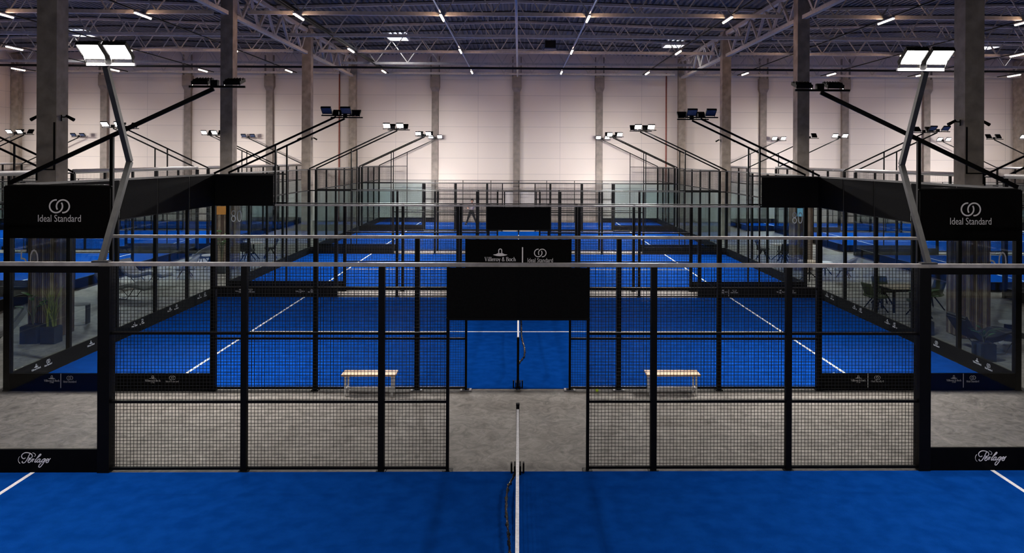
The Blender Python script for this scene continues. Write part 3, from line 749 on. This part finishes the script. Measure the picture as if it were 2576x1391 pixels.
# small black spotlights clamped to columns
def col_spot(x, y, z, s, label):
    t = thing('column_spotlight', label, 'spotlight', (x, y, z), 0, 'small black spotlights on the columns')
    cached(('cs_arm', s), 'bracket', lambda: MB().bar((0, 0, 0), (s * 0.16, 0, 0.02), 0.03, 0.03).box(min(0, s * 0.03), max(0, s * 0.03), -0.06, 0.06, -0.10, 0.06), M['black'], t)
    cached(('cs_head', s), 'head', lambda: MB().tube([(s * 0.10, 0, 0.04), (s * 0.30, 0, -0.07)], [0.032, 0.045], 10), M['black'], t)
for side, x in (('left', -12.0), ('right', 11.8)):
    for yk, zk, nm in ((0, 5.6, 'nearest'), (2, 5.68, 'third')):
        for s in (-1, 1):
            col_spot(x + s * 0.25, CY[yk], zk, s, f'small black spotlight on the {"left" if s < 0 else "right"} face of the {nm} {side} column')
    sg = 1 if side == 'left' else -1
    o = build('conduit', MB().bar((0, 0, 1.2), (0, 0, -0.015), 0.03).bar((0.015 * sg, 0, 0), (-sg * 0.44, 0, 0.0), 0.03).bar((-sg * 0.44, 0, 0.015), (-sg * 0.44, 0, -0.28), 0.03), M['black'], None, (x + sg * 0.21, CY[0] - 0.267, 4.26))
    tag(o, f'thin black conduit bent down the nearest {side} column', 'conduit', 'black conduits on columns')

# slatted cladding round the column feet, with number boards etc.
def cladding(x, y, label, h=2.75, w=0.74):
    t = thing('column_cladding', label, 'column cladding', (x, y, 0), 0, 'slatted column casings')
    def core():
        mb = MB(); a = w / 2 - 0.05
        mb.box(-a, a, -a, -0.252, 0, h).box(-a, a, 0.252, a, 0, h).box(-a, -0.252, -0.252, 0.252, 0, h).box(0.252, a, -0.252, 0.252, 0, h); return mb
    cached(('clcore', h, w), 'core', core, M['cladcore'], t)
    def slats(pale):
        mb = MB(); n = 15; a = w / 2
        for i in range(n):
            if (i in (2, 3, 7, 11, 12)) != pale: continue
            c = -a + (i + 0.5) * w / n; q = w / n * 0.34
            mb.box(c - q, c + q, -a, -a + 0.05, 0.02, h).box(c - q, c + q, a - 0.05, a, 0.02, h)
            mb.box(-a, -a + 0.05, c - q, c + q, 0.02, h).box(a - 0.05, a, c - q, c + q, 0.02, h)
        return mb
    cached(('sl', h, w, 0), 'slats', lambda: slats(False), M['clad'], t)
    p = cached(('sl', h, w, 1), 'slats', lambda: slats(True), M['cladpale'], t); p['label'] = 'paler brown slats'
for side, x in (('left', -12.0), ('right', 11.8)):
    for k in range(2):
        cladding(x, CY[k], f'brown slatted casing round the {"nearest" if k == 0 else "second"} {side} column foot')
t = tag(build('notice_board', boxmb(-0.19, 0.19, -0.02, 0, -0.17, 0.17), M['orange'], None, (-12.13, 31.03, 2.42)), 'orange square notice on the second left column casing', 'notice')
t = tag(build('notice_board', boxmb(-0.06, 0.06, -0.02, 0, -0.11, 0.11), M['orange'], None, (-11.80, 31.03, 2.38)), 'narrow tan notice beside the orange square notice', 'notice')
t = thing('wall_screen', 'pale blue glowing screen on the second right column casing', 'screen', (11.70, 31.03, 2.42))
build('bezel', boxmb(-0.21, 0.21, -0.03, 0, -0.19, 0.19), M['black'], t); build('display', boxmb(-0.19, 0.19, -0.034, -0.03, -0.17, 0.17), M['screen'], t)

# ------------------------------------------------------------------ benches and ball
def bench(x, y, label):
    t = thing('bench', label, 'bench', (x, y, 0), 0, 'pale wooden benches')
    def top():
        mb = MB(); x0, x1 = -0.52, 0.52
        for k in range(3): mb.box(x0, x1, -0.17 + k * 0.115, -0.17 + k * 0.115 + 0.108, 0.395, 0.43)
        return mb
    cached(('btop',), 'seat', top, M['benchwood'], t)
    for sx in (-0.445, 0.445):
        for sy in (-0.13, 0.13): cached(('bleg',), 'leg', lambda: MB().tube([(0, 0, 0), (0, 0, 0.39)], 0.02, 8), M['whitemetal'], t, (sx, sy, 0))
        cached(('brung',), 'end_rail', lambda: boxmb(-0.015, 0.015, -0.13, 0.13, 0.12, 0.15), M['whitemetal'], t, (sx, 0, 0))
        cached(('brung2',), 'end_rail', lambda: boxmb(-0.015, 0.015, -0.15, 0.15, 0.365, 0.393), M['whitemetal'], t, (sx, 0, 0))
    cached(('bstr',), 'stretcher', lambda: boxmb(-0.445, 0.445, -0.02, 0.02, 0.12, 0.15), M['whitemetal'], t, (0, 0.0, 0))
bench(-2.87, 14.70, 'pale wooden bench with white legs, left of the front gate')
bench(3.01, 14.70, 'pale wooden bench with white legs, right of the front gate')
def ballmesh():
    mb = MB(); n = 12; rows = [(0.033 * math.sin(PI * i / n) + 1e-7, 0.033 - 0.033 * math.cos(PI * i / n)) for i in range(n + 1)]
    return mb.lathe(rows, 0, 0, 16)
tag(build('tennis_ball', ballmesh(), M['ball'], None, (1.56, 14.85, 0), smooth=True), 'yellow-green ball on the grey floor by the second fence', 'ball')

# ------------------------------------------------------------------ lounge furniture
def thick(profile, t):
    """closed outline of a bent sheet of thickness t from a polyline in (x, z)"""
    P = [Vector((a, b)) for a, b in profile]; up = []; dn = []
    for i, p in enumerate(P):
        d = (P[min(i + 1, len(P) - 1)] - P[max(i - 1, 0)]).normalized(); n = Vector((-d.y, d.x))
        up.append(p + n * t / 2); dn.append(p - n * t / 2)
    return [(v.x, v.y) for v in up + dn[::-1]]
def chaise(x, y, rz, label, mat='palefabric', under='fabric', group='chaise longues'):
    t = thing('chaise_longue', label, 'chaise longue', (x, y, 0), rz, group)
    prof = smooth_pts([(-0.85, 0.86), (-0.62, 0.52), (-0.40, 0.36), (-0.05, 0.36), (0.35, 0.46), (0.85, 0.36)], 5)
    build('cushion', MB().prism(thick([(a, b + 0.035) for a, b in prof], 0.07), -0.33, 0.33), M[mat], t)
    build('shell', MB().prism(thick([(a * 1.01, b - 0.03) for a, b in prof], 0.05), -0.335, 0.335), M[under], t)
    for s in (-0.26, 0.26):
        build('leg', MB().tube([(-0.42, s, 0.34), (-0.12, s, 0.012), (0.20, s, 0.012), (0.48, s, 0.38)], 0.012, 6), M['mast'], t)
    build('stretcher', MB().tube([(-0.12, -0.26, 0.012), (-0.12, 0.26, 0.012)], 0.012, 6), M['mast'], t)
def armchair(x, y, rz, label, mat='palefabric', sc_=1.0):
    t = thing('armchair', label, 'armchair', (x, y, 0), rz, 'shell armchairs')
    rows = []                                            # wrap-around shell, open towards +x
    for i in range(7):
        u = i / 6; row = []
        for k in range(13):
            a = R(65 + 230 * k / 12); rr = 0.36 + 0.07 * u; hgt = 0.30 + u * (0.16 + 0.36 * max(0, -math.cos(a)) ** 0.7)
            row.append((rr * math.cos(a) * sc_ - 0.10 * u * max(0, -math.cos(a)), rr * math.sin(a) * sc_, hgt * sc_))
        rows.append(row)
    sh = build('shell', MB().grid(rows), M[mat], t, smooth=True); md = sh.modifiers.new('thick', 'SOLIDIFY'); md.thickness = 0.05
    build('seat', MB().lathe([(0.0, 0.28), (0.34, 0.28), (0.37, 0.33), (0.36, 0.40), (0.30, 0.43), (0.0, 0.44)], 0, 0, 20), M[mat], t, smooth=True)
    for q in range(4):
        a = R(45 + 90 * q)
        build('leg', MB().bar((0.12 * math.cos(a), 0.12 * math.sin(a), 0.29), (0.36 * math.cos(a), 0.36 * math.sin(a), 0), 0.03), M['chairwood'], t)
def c_table(x, y, rz, label, r=0.23):
    t = thing('side_table', label, 'side table', (x, y, 0), rz, 'C shaped side tables')
    build('tabletop', MB().lathe([(0, 0.53), (r, 0.53), (r, 0.56), (0, 0.56)], 0, 0, 24), M['palefabric'], t)
    build('stand', boxmb(r - 0.04, r - 0.015, -0.10, 0.10, 0.02, 0.53), M['mast'], t)
    build('foot', MB().lathe([(0, 0), (r * 0.95, 0), (r * 0.95, 0.02), (0, 0.025)], 0, 0, 24), M['palefabric'], t)
def round_table(x, y, label, r=0.42, h=0.74, mat='tablewood', group='lounge tables'):
    t = thing('table', label, 'table', (x, y, 0), 0.4, group)
    build('tabletop', MB().lathe([(0, h - 0.04), (r, h - 0.04), (r, h), (0, h)], 0, 0, 28), M[mat], t)
    build('pedestal', MB().tube([(0, 0, 0.20), (0, 0, h - 0.04)], 0.035, 10), M['black'], t)
    for q in range(4):
        a = R(45 + 90 * q); build('leg', MB().bar((0.02 * math.cos(a), 0.02 * math.sin(a), 0.30), (r * 0.85 * math.cos(a), r * 0.85 * math.sin(a), 0), 0.035), M['black'], t)
def oblong_table(x, y, rz, label):
    t = thing('table', label, 'table', (x, y, 0), rz, 'lounge tables')
    build('tabletop', boxmb(-0.55, 0.55, -0.40, 0.40, 0.71, 0.745), M['tablewood'], t)
    build('apron', MB().box(-0.53, 0.53, -0.38, -0.35, 0.63, 0.71).box(-0.53, 0.53, 0.35, 0.38, 0.63, 0.71).box(-0.53, -0.50, -0.35, 0.35, 0.63, 0.71).box(0.50, 0.53, -0.35, 0.35, 0.63, 0.71), M['black'], t)
    for sx in (-0.47, 0.47):
        for sy in (-0.32, 0.32): build('leg', boxmb(-0.03, 0.03, -0.03, 0.03, 0, 0.63), M['black'], t, (sx, sy, 0))
def dining_chair(x, y, rz, label, mat='greenfabric'):
    t = thing('dining_chair', label, 'chair', (x, y, 0), rz, 'olive dining chairs')
    def seat():
        return MB().prism(thick(smooth_pts([(-0.24, 0.50), (-0.15, 0.455), (0.10, 0.45), (0.25, 0.47)], 3), 0.07), -0.24, 0.24)
    cached(('dcs', mat), 'seat', seat, M[mat], t)
    def back():
        rows = []
        for i in range(5):
            u = i / 4; rows.append([(-0.24 - 0.14 * u - 0.05 * (1 - abs(k - 3) / 3) + 0.05, -0.24 + 0.08 * k, 0.49 + 0.36 * u) for k in range(7)])
        return MB().grid(rows)
    b = cached(('dcb', mat), 'backrest', back, M[mat], t, smooth=True); b.modifiers.new('t', 'SOLIDIFY').thickness = 0.055
    for sx in (-1, 1):
        for sy in (-1, 1): cached(('dcl', sx, sy), 'leg', lambda: MB().bar((sx * 0.05, sy * 0.05, 0.41), (sx * 0.27, sy * 0.25, 0), 0.035), M['black'], t)
def plant(x, y, label, h=1.1, n=7, pot=0.17, poth=0.34, mat='leaf', spread=0.35, leaf=(0.10, 0.30), seed=1):
    rnd = random.Random(seed)
    t = thing('potted_plant', label, 'potted plant', (x, y, 0), 0, 'lounge plants')
    p = build('pot', MB().box(-pot, pot, -pot, pot, 0, poth), M['pot'], t); build('soil', boxmb(-pot * .9, pot * .9, -pot * .9, pot * .9, poth, poth + 0.012), M['soil'], p)
    st = MB()
    for i in range(n):
        a = 2 * PI * i / n + rnd.uniform(-.3, .3); hh = poth + (h - poth) * rnd.uniform(0.45, 0.85); rr = spread * rnd.uniform(0.3, 0.8)
        tip = Vector((rr * math.cos(a), rr * math.sin(a), hh)); st.tube([(0, 0, poth), (rr * 0.3 * math.cos(a), rr * 0.3 * math.sin(a), poth + (hh - poth) * 0.6), tip], [0.012, 0.009, 0.005], 5)
        d = Vector((math.cos(a), math.sin(a), 0.5)).normalized(); sd = Vector((-math.sin(a), math.cos(a), 0)); L = leaf[1] * rnd.uniform(.8, 1.2); W = leaf[0]
        rows = []
        for k in range(6):
            u = k / 5; c = tip + d * (L * u) + Vector((0, 0, -0.25 * L * u * u)); w = W * math.sin(PI * (0.12 + 0.86 * u)) ; rows.append([c - sd * w, c + Vector((0, 0, -0.15 * w)), c + sd * w])
        lf = build('leaf', MB().grid(rows), M[mat], t, smooth=True); lf.modifiers.new('t', 'SOLIDIFY').thickness = 0.004
    build('stems', st, M['stem'], t)
def grass_plant(x, y, label, h=1.5, n=40, mat='leafpale', pot=0.2, poth=0.4, seed=2, spread=0.5):
    rnd = random.Random(seed)
    t = thing('potted_plant', label, 'potted plant', (x, y, 0), 0, 'lounge plants')
    p = build('pot', MB().box(-pot, pot, -pot, pot, 0, poth), M['pot'], t); build('soil', boxmb(-pot * .9, pot * .9, -pot * .9, pot * .9, poth, poth + 0.012), M['soil'], p)
    mb = MB()
    for i in range(n):
        a = rnd.uniform(0, 2 * PI); rr = spread * rnd.uniform(.3, 1); hh = h * rnd.uniform(.6, 1); b0 = Vector((rnd.uniform(-.1, .1), rnd.uniform(-.1, .1), poth)); sd = Vector((-math.sin(a), math.cos(a), 0)) * 0.016
        rows = []
        for k in range(5):
            u = k / 4; c = b0 + Vector((rr * u * u * math.cos(a), rr * u * u * math.sin(a), (hh - poth) * (u - 0.25 * u * u))); w = 1 - 0.85 * u
            rows.append([c - sd * w, c + sd * w])
        mb.grid(rows)
    f = build('foliage', mb, M[mat], t); f.modifiers.new('t', 'SOLIDIFY').thickness = 0.003

# left lounge
chaise(-12.75, 24.75, R(-8), 'dark chaise longue nearest the left glass wall')
chaise(-13.4, 27.35, R(-8), 'pale chaise longue just behind the dark chaise')
armchair(-12.75, 29.1, R(200), 'pale shell armchair in the left lounge, behind the chaises')
armchair(-13.6, 32.6, R(170), 'grey shell armchair farther back in the left lounge', 'fabric')
round_table(-12.95, 31.9, 'small white round table beside the armchairs, left lounge', 0.32, 0.5, 'whitemetal')
chaise(-12.78, 18.25, R(212), 'grey chaise longue in front of the nearest left column', 'fabric', 'fabric')
c_table(-12.0, 20.9, R(0), 'pale C shaped side table by the nearest left column')
plant(-11.98, 18.85, 'leafy plant in charcoal pot at the nearest left column', 1.35, 9, 0.2, 0.42, 'leaf', 0.22, (0.06, 0.26), 3)
grass_plant(-11.50, 18.80, 'tall yellow-green grass plant by the nearest left column', 1.75, 46, 'leafpale', 0.17, 0.4, 5, 0.30)
plant(-11.75, 30.1, 'bushy green plant by the second left column', 2.0, 14, 0.2, 0.4, 'leaf', 0.32, (0.09, 0.28), 9)
round_table(-12.0, 34.4, 'round table beyond the second left column', 0.40)
for i, (a, w_) in enumerate(((20, 'right'), (150, 'left'), (270, 'near'))):
    dining_chair(-12.0 + 0.72 * math.cos(R(a)), 34.4 + 0.72 * math.sin(R(a)), R(a + 180), f'dark chair on the {w_} side of the left lounge table', 'darkfabric')
# right lounge
oblong_table(11.75, 22.9, R(4), 'pale wood table with black legs, right lounge')
dining_chair(10.83, 22.75, R(8), 'olive dining chair on the left of the pale wood table')
dining_chair(11.55, 23.75, R(-95), 'olive dining chair behind the pale wood table')
dining_chair(12.75, 23.1, R(190), 'olive dining chair on the right of the pale wood table')
dining_chair(11.75, 21.95, R(92), 'olive dining chair on the near side of the pale wood table')
plant(10.72, 19.75, 'broad-leaved plant in charcoal pot near the right column', 1.45, 6, 0.17, 0.36, 'leaf', 0.26, (0.09, 0.30), 12)
chaise(11.35, 18.0, R(5), 'black chaise longue before the nearest right column', 'darkfabric', 'darkfabric')
plant(10.72, 17.2, 'low spiky green plant before the black chaise longue', 0.75, 9, 0.18, 0.40, 'leaf', 0.2, (0.03, 0.26), 15)
c_table(12.3, 18.72, R(60), 'C shaped side table behind the black chaise longue')
armchair(12.7, 29.3, R(150), 'pale shell armchair in the right lounge', 'palefabric')
round_table(12.3, 30.1, 'small white round table beside the right lounge armchair', 0.30, 0.5, 'whitemetal')
round_table(11.1, 28.6, 'wooden round table in front of the second right column', 0.42)
round_table(11.9, 34.3, 'round table beyond the second right column', 0.40)
for i, (a, w_) in enumerate(((20, 'right'), (150, 'left'), (270, 'near'))):
    dining_chair(11.9 + 0.72 * math.cos(R(a)), 34.3 + 0.72 * math.sin(R(a)), R(a + 180), f'dark chair on the {w_} side of the right lounge table', 'darkfabric')

# ------------------------------------------------------------------ the player on the narrow court
def skin_mesh(name, verts, edges, radii, root, sub=2):
    me = bpy.data.meshes.new(name); me.from_pydata(verts, edges, [])
    o = bpy.data.objects.new(name, me); COL.objects.link(o)
    md = o.modifiers.new('skin', 'SKIN'); md.use_smooth_shade = True
    for i, v in enumerate(me.skin_vertices[0].data):
        r = radii[i]; v.radius = r if isinstance(r, tuple) else (r, r); v.use_root = (i == root)
    o.modifiers.new('sub', 'SUBSURF').levels = sub; o.modifiers['sub'].render_levels = sub
    dg = bpy.context.evaluated_depsgraph_get(); dg.update()
    m2 = bpy.data.meshes.new_from_object(o.evaluated_get(dg)); m2.name = name
    bpy.data.objects.remove(o); bpy.data.meshes.remove(me)
    return m2
def person(x, y, rz):
    t = thing('person', 'person in pale top and dark trousers striding on the narrow back court', 'person', (x, y, 0.015), rz)
    V = []; E = []; RAD = []
    def add(p, r, to=None):
        V.append(p); RAD.append(r)
        if to is not None: E.append((to, len(V) - 1))
        return len(V) - 1
    pel = add((0, 0, 0.90), (0.15, 0.11)); wa = add((0.02, 0, 1.05), (0.13, 0.10), pel); ch = add((0.03, 0, 1.27), (0.165, 0.115), wa)
    nb = add((0.035, 0, 1.43), (0.07, 0.07), ch); nk = add((0.04, -0.01, 1.50), (0.052, 0.055), nb)
    h1 = add((0.045, -0.02, 1.58), (0.075, 0.09), nk); h2 = add((0.045, -0.015, 1.66), (0.08, 0.095), h1); add((0.045, -0.01, 1.73), (0.055, 0.065), h2)
    add((0.045, -0.115, 1.60), (0.014, 0.018), h1)                        # nose
    for s in (-1, 1): add((0.045 + s * 0.085, 0.0, 1.61), (0.012, 0.025), h1)   # ears
    hands = []
    for s in (-1, 1):
        sh = add((0.03 + s * 0.19, 0, 1.40), 0.062, ch)
        el = add((0.03 + s * 0.30, -0.05, 1.15 if s < 0 else 1.22), 0.044, sh)
        wr = add((0.03 + s * (0.22), -0.27, 1.10 if s < 0 else 1.36), 0.030, el)
        pa = add((0.03 + s * 0.19, -0.35, 1.12 if s < 0 else 1.42), (0.036, 0.018), wr)
        for f in range(4):
            k = add((0.03 + s * (0.215 - 0.018 * f), -0.40 - 0.006 * (f in (1, 2)), 1.125 if s < 0 else 1.455), 0.0095, pa)
            add((0.03 + s * (0.20 - 0.018 * f), -0.43 - 0.008 * (f in (1, 2)), 1.10 if s < 0 else 1.45), 0.008, k)
        th = add((0.03 + s * 0.150, -0.33, 1.14 if s < 0 else 1.44), 0.010, pa); add((0.03 + s * 0.135, -0.365, 1.15 if s < 0 else 1.455), 0.0085, th)
        hands.append(pa)
    legs = []
    for s in (-1, 1):
        hp = add((s * 0.09, 0, 0.84), 0.095, pel); kn = add((s * 0.22, -0.04, 0.47), 0.060, hp); an = add((s * 0.36, 0.03, 0.09), 0.040, kn)
        ft = add((s * 0.40, -0.07, 0.04), (0.045, 0.032), an); add((s * 0.42, -0.15, 0.03), (0.042, 0.025), ft); legs.append((hp, kn, an))
    obj('body', skin_mesh('body', V, E, RAD, pel), t).data.materials.append(M['skin'])
    g = 1.16
    def sub(idx, mat, name, scale=g, cut=None):
        mp = {i: k for k, i in enumerate(idx)}; e = [(mp[a], mp[b]) for a, b in E if a in mp and b in mp]
        vv = [V[i] for i in idx]
        if cut: vv = [cut.get(i, V[i]) for i in idx]
        rr = [tuple(q * scale + 0.012 for q in (RAD[i] if isinstance(RAD[i], tuple) else (RAD[i],) * 2)) for i in idx]
        o = obj(name, skin_mesh(name, vv, e, rr, 0), t); o.data.materials.append(mat); return o
    lg = [i for q in legs for i in q]
    sub([pel, wa] + lg, M['trouser'], 'trousers', 1.12, {wa: (0.01, 0, 1.06)})
    arms = [i for i in range(len(V)) if i in [nb + 0]]
    sh_idx = [k for k in range(len(V)) if abs(V[k][2] - 1.40) < 1e-6]
    el_idx = [k for k in range(len(V)) if (k - 1) in sh_idx]
    cut = {e: tuple((V[e][q] * 0.6 + V[e - 1][q] * 0.4) for q in range(3)) for e in el_idx}
    cut[wa] = (0.01, 0, 0.93)
    sub([ch, wa, nb] + sh_idx + el_idx, M['shirt'], 'shirt', 1.16, cut)
    hr = MB()
    hr.lathe([(0.0, 1.785), (0.06, 1.775), (0.095, 1.735), (0.108, 1.68), (0.104, 1.62), (0.085, 1.60)], 0.045, 0.008, 14)
    build('hair', hr, M['hair'], t, smooth=True)
    for q in legs:
        a = V[q[2]]; s = 1 if a[0] > 0 else -1
        build('shoe', MB().tube([(a[0], a[1] + 0.05, 0.045), (a[0] + s * 0.02, a[1] - 0.06, 0.055), (a[0] + s * 0.05, a[1] - 0.15, 0.042), (a[0] + s * 0.062, a[1] - 0.20, 0.036)], [0.042, 0.056, 0.052, 0.032], 12), M['shoe'], t, smooth=True)
    for s in (-1, 1):
        build('eye', MB().lathe([(0.0, -0.008), (0.011, 0), (0.0, 0.008)], 0, 0, 8), M['hair'], t, (0.045 + s * 0.032, -0.102, 1.632))
    build('mouth', boxmb(-0.024, 0.024, -0.004, 0.004, -0.004, 0.004), M['redpipe'], t, (0.045, -0.104, 1.553))
    return t
person(-3.25, 52.1, R(-8))

# ------------------------------------------------------------------ light, camera
w = bpy.data.worlds.new('W'); sc.world = w; w.use_nodes = True
w.node_tree.nodes['Background'].inputs['Color'].default_value = (0.6, 0.6, 0.62, 1)
w.node_tree.nodes['Background'].inputs['Strength'].default_value = 0.03

f, pcx, pcy = 1899.3, 1336.7, 399.0
yaw, roll = 0.0165, 0.0045
F0 = Vector((math.sin(yaw), math.cos(yaw), 0)); R0 = Vector((math.cos(yaw), -math.sin(yaw), 0)); U0 = Vector((0, 0, 1))
c, s = math.cos(roll), math.sin(roll)
RR = c * R0 + s * U0; UU = c * U0 - s * R0
cam = bpy.data.cameras.new('camera'); co = bpy.data.objects.new('camera', cam); COL.objects.link(co)
m = Matrix.Identity(4)
for i in range(3):
    m[i][0] = RR[i]; m[i][1] = UU[i]; m[i][2] = -F0[i]
m[0][3], m[1][3], m[2][3] = 0.0, 0.0, 4.59
co.matrix_world = m
cam.sensor_fit = 'HORIZONTAL'; cam.sensor_width = 36; cam.lens = 36 * f / 2576
cam.shift_x = (1288 - pcx) / 2576; cam.shift_y = (pcy - 695.5) / 2576
cam.clip_start = 0.05; cam.clip_end = 300
sc.camera = co

sc.view_settings.view_transform = 'Standard'; sc.view_settings.look = 'None'; sc.view_settings.gamma = 1; sc.view_settings.use_curve_mapping = False
sc.view_settings.exposure = 0.0
sc.cycles.transparent_max_bounces = 96
sc.cycles.max_bounces = 8; sc.cycles.diffuse_bounces = 3; sc.cycles.glossy_bounces = 3; sc.cycles.transmission_bounces = 4
sc.cycles.sample_clamp_indirect = 4.0
sc.cycles.caustics_reflective = False; sc.cycles.caustics_refractive = False
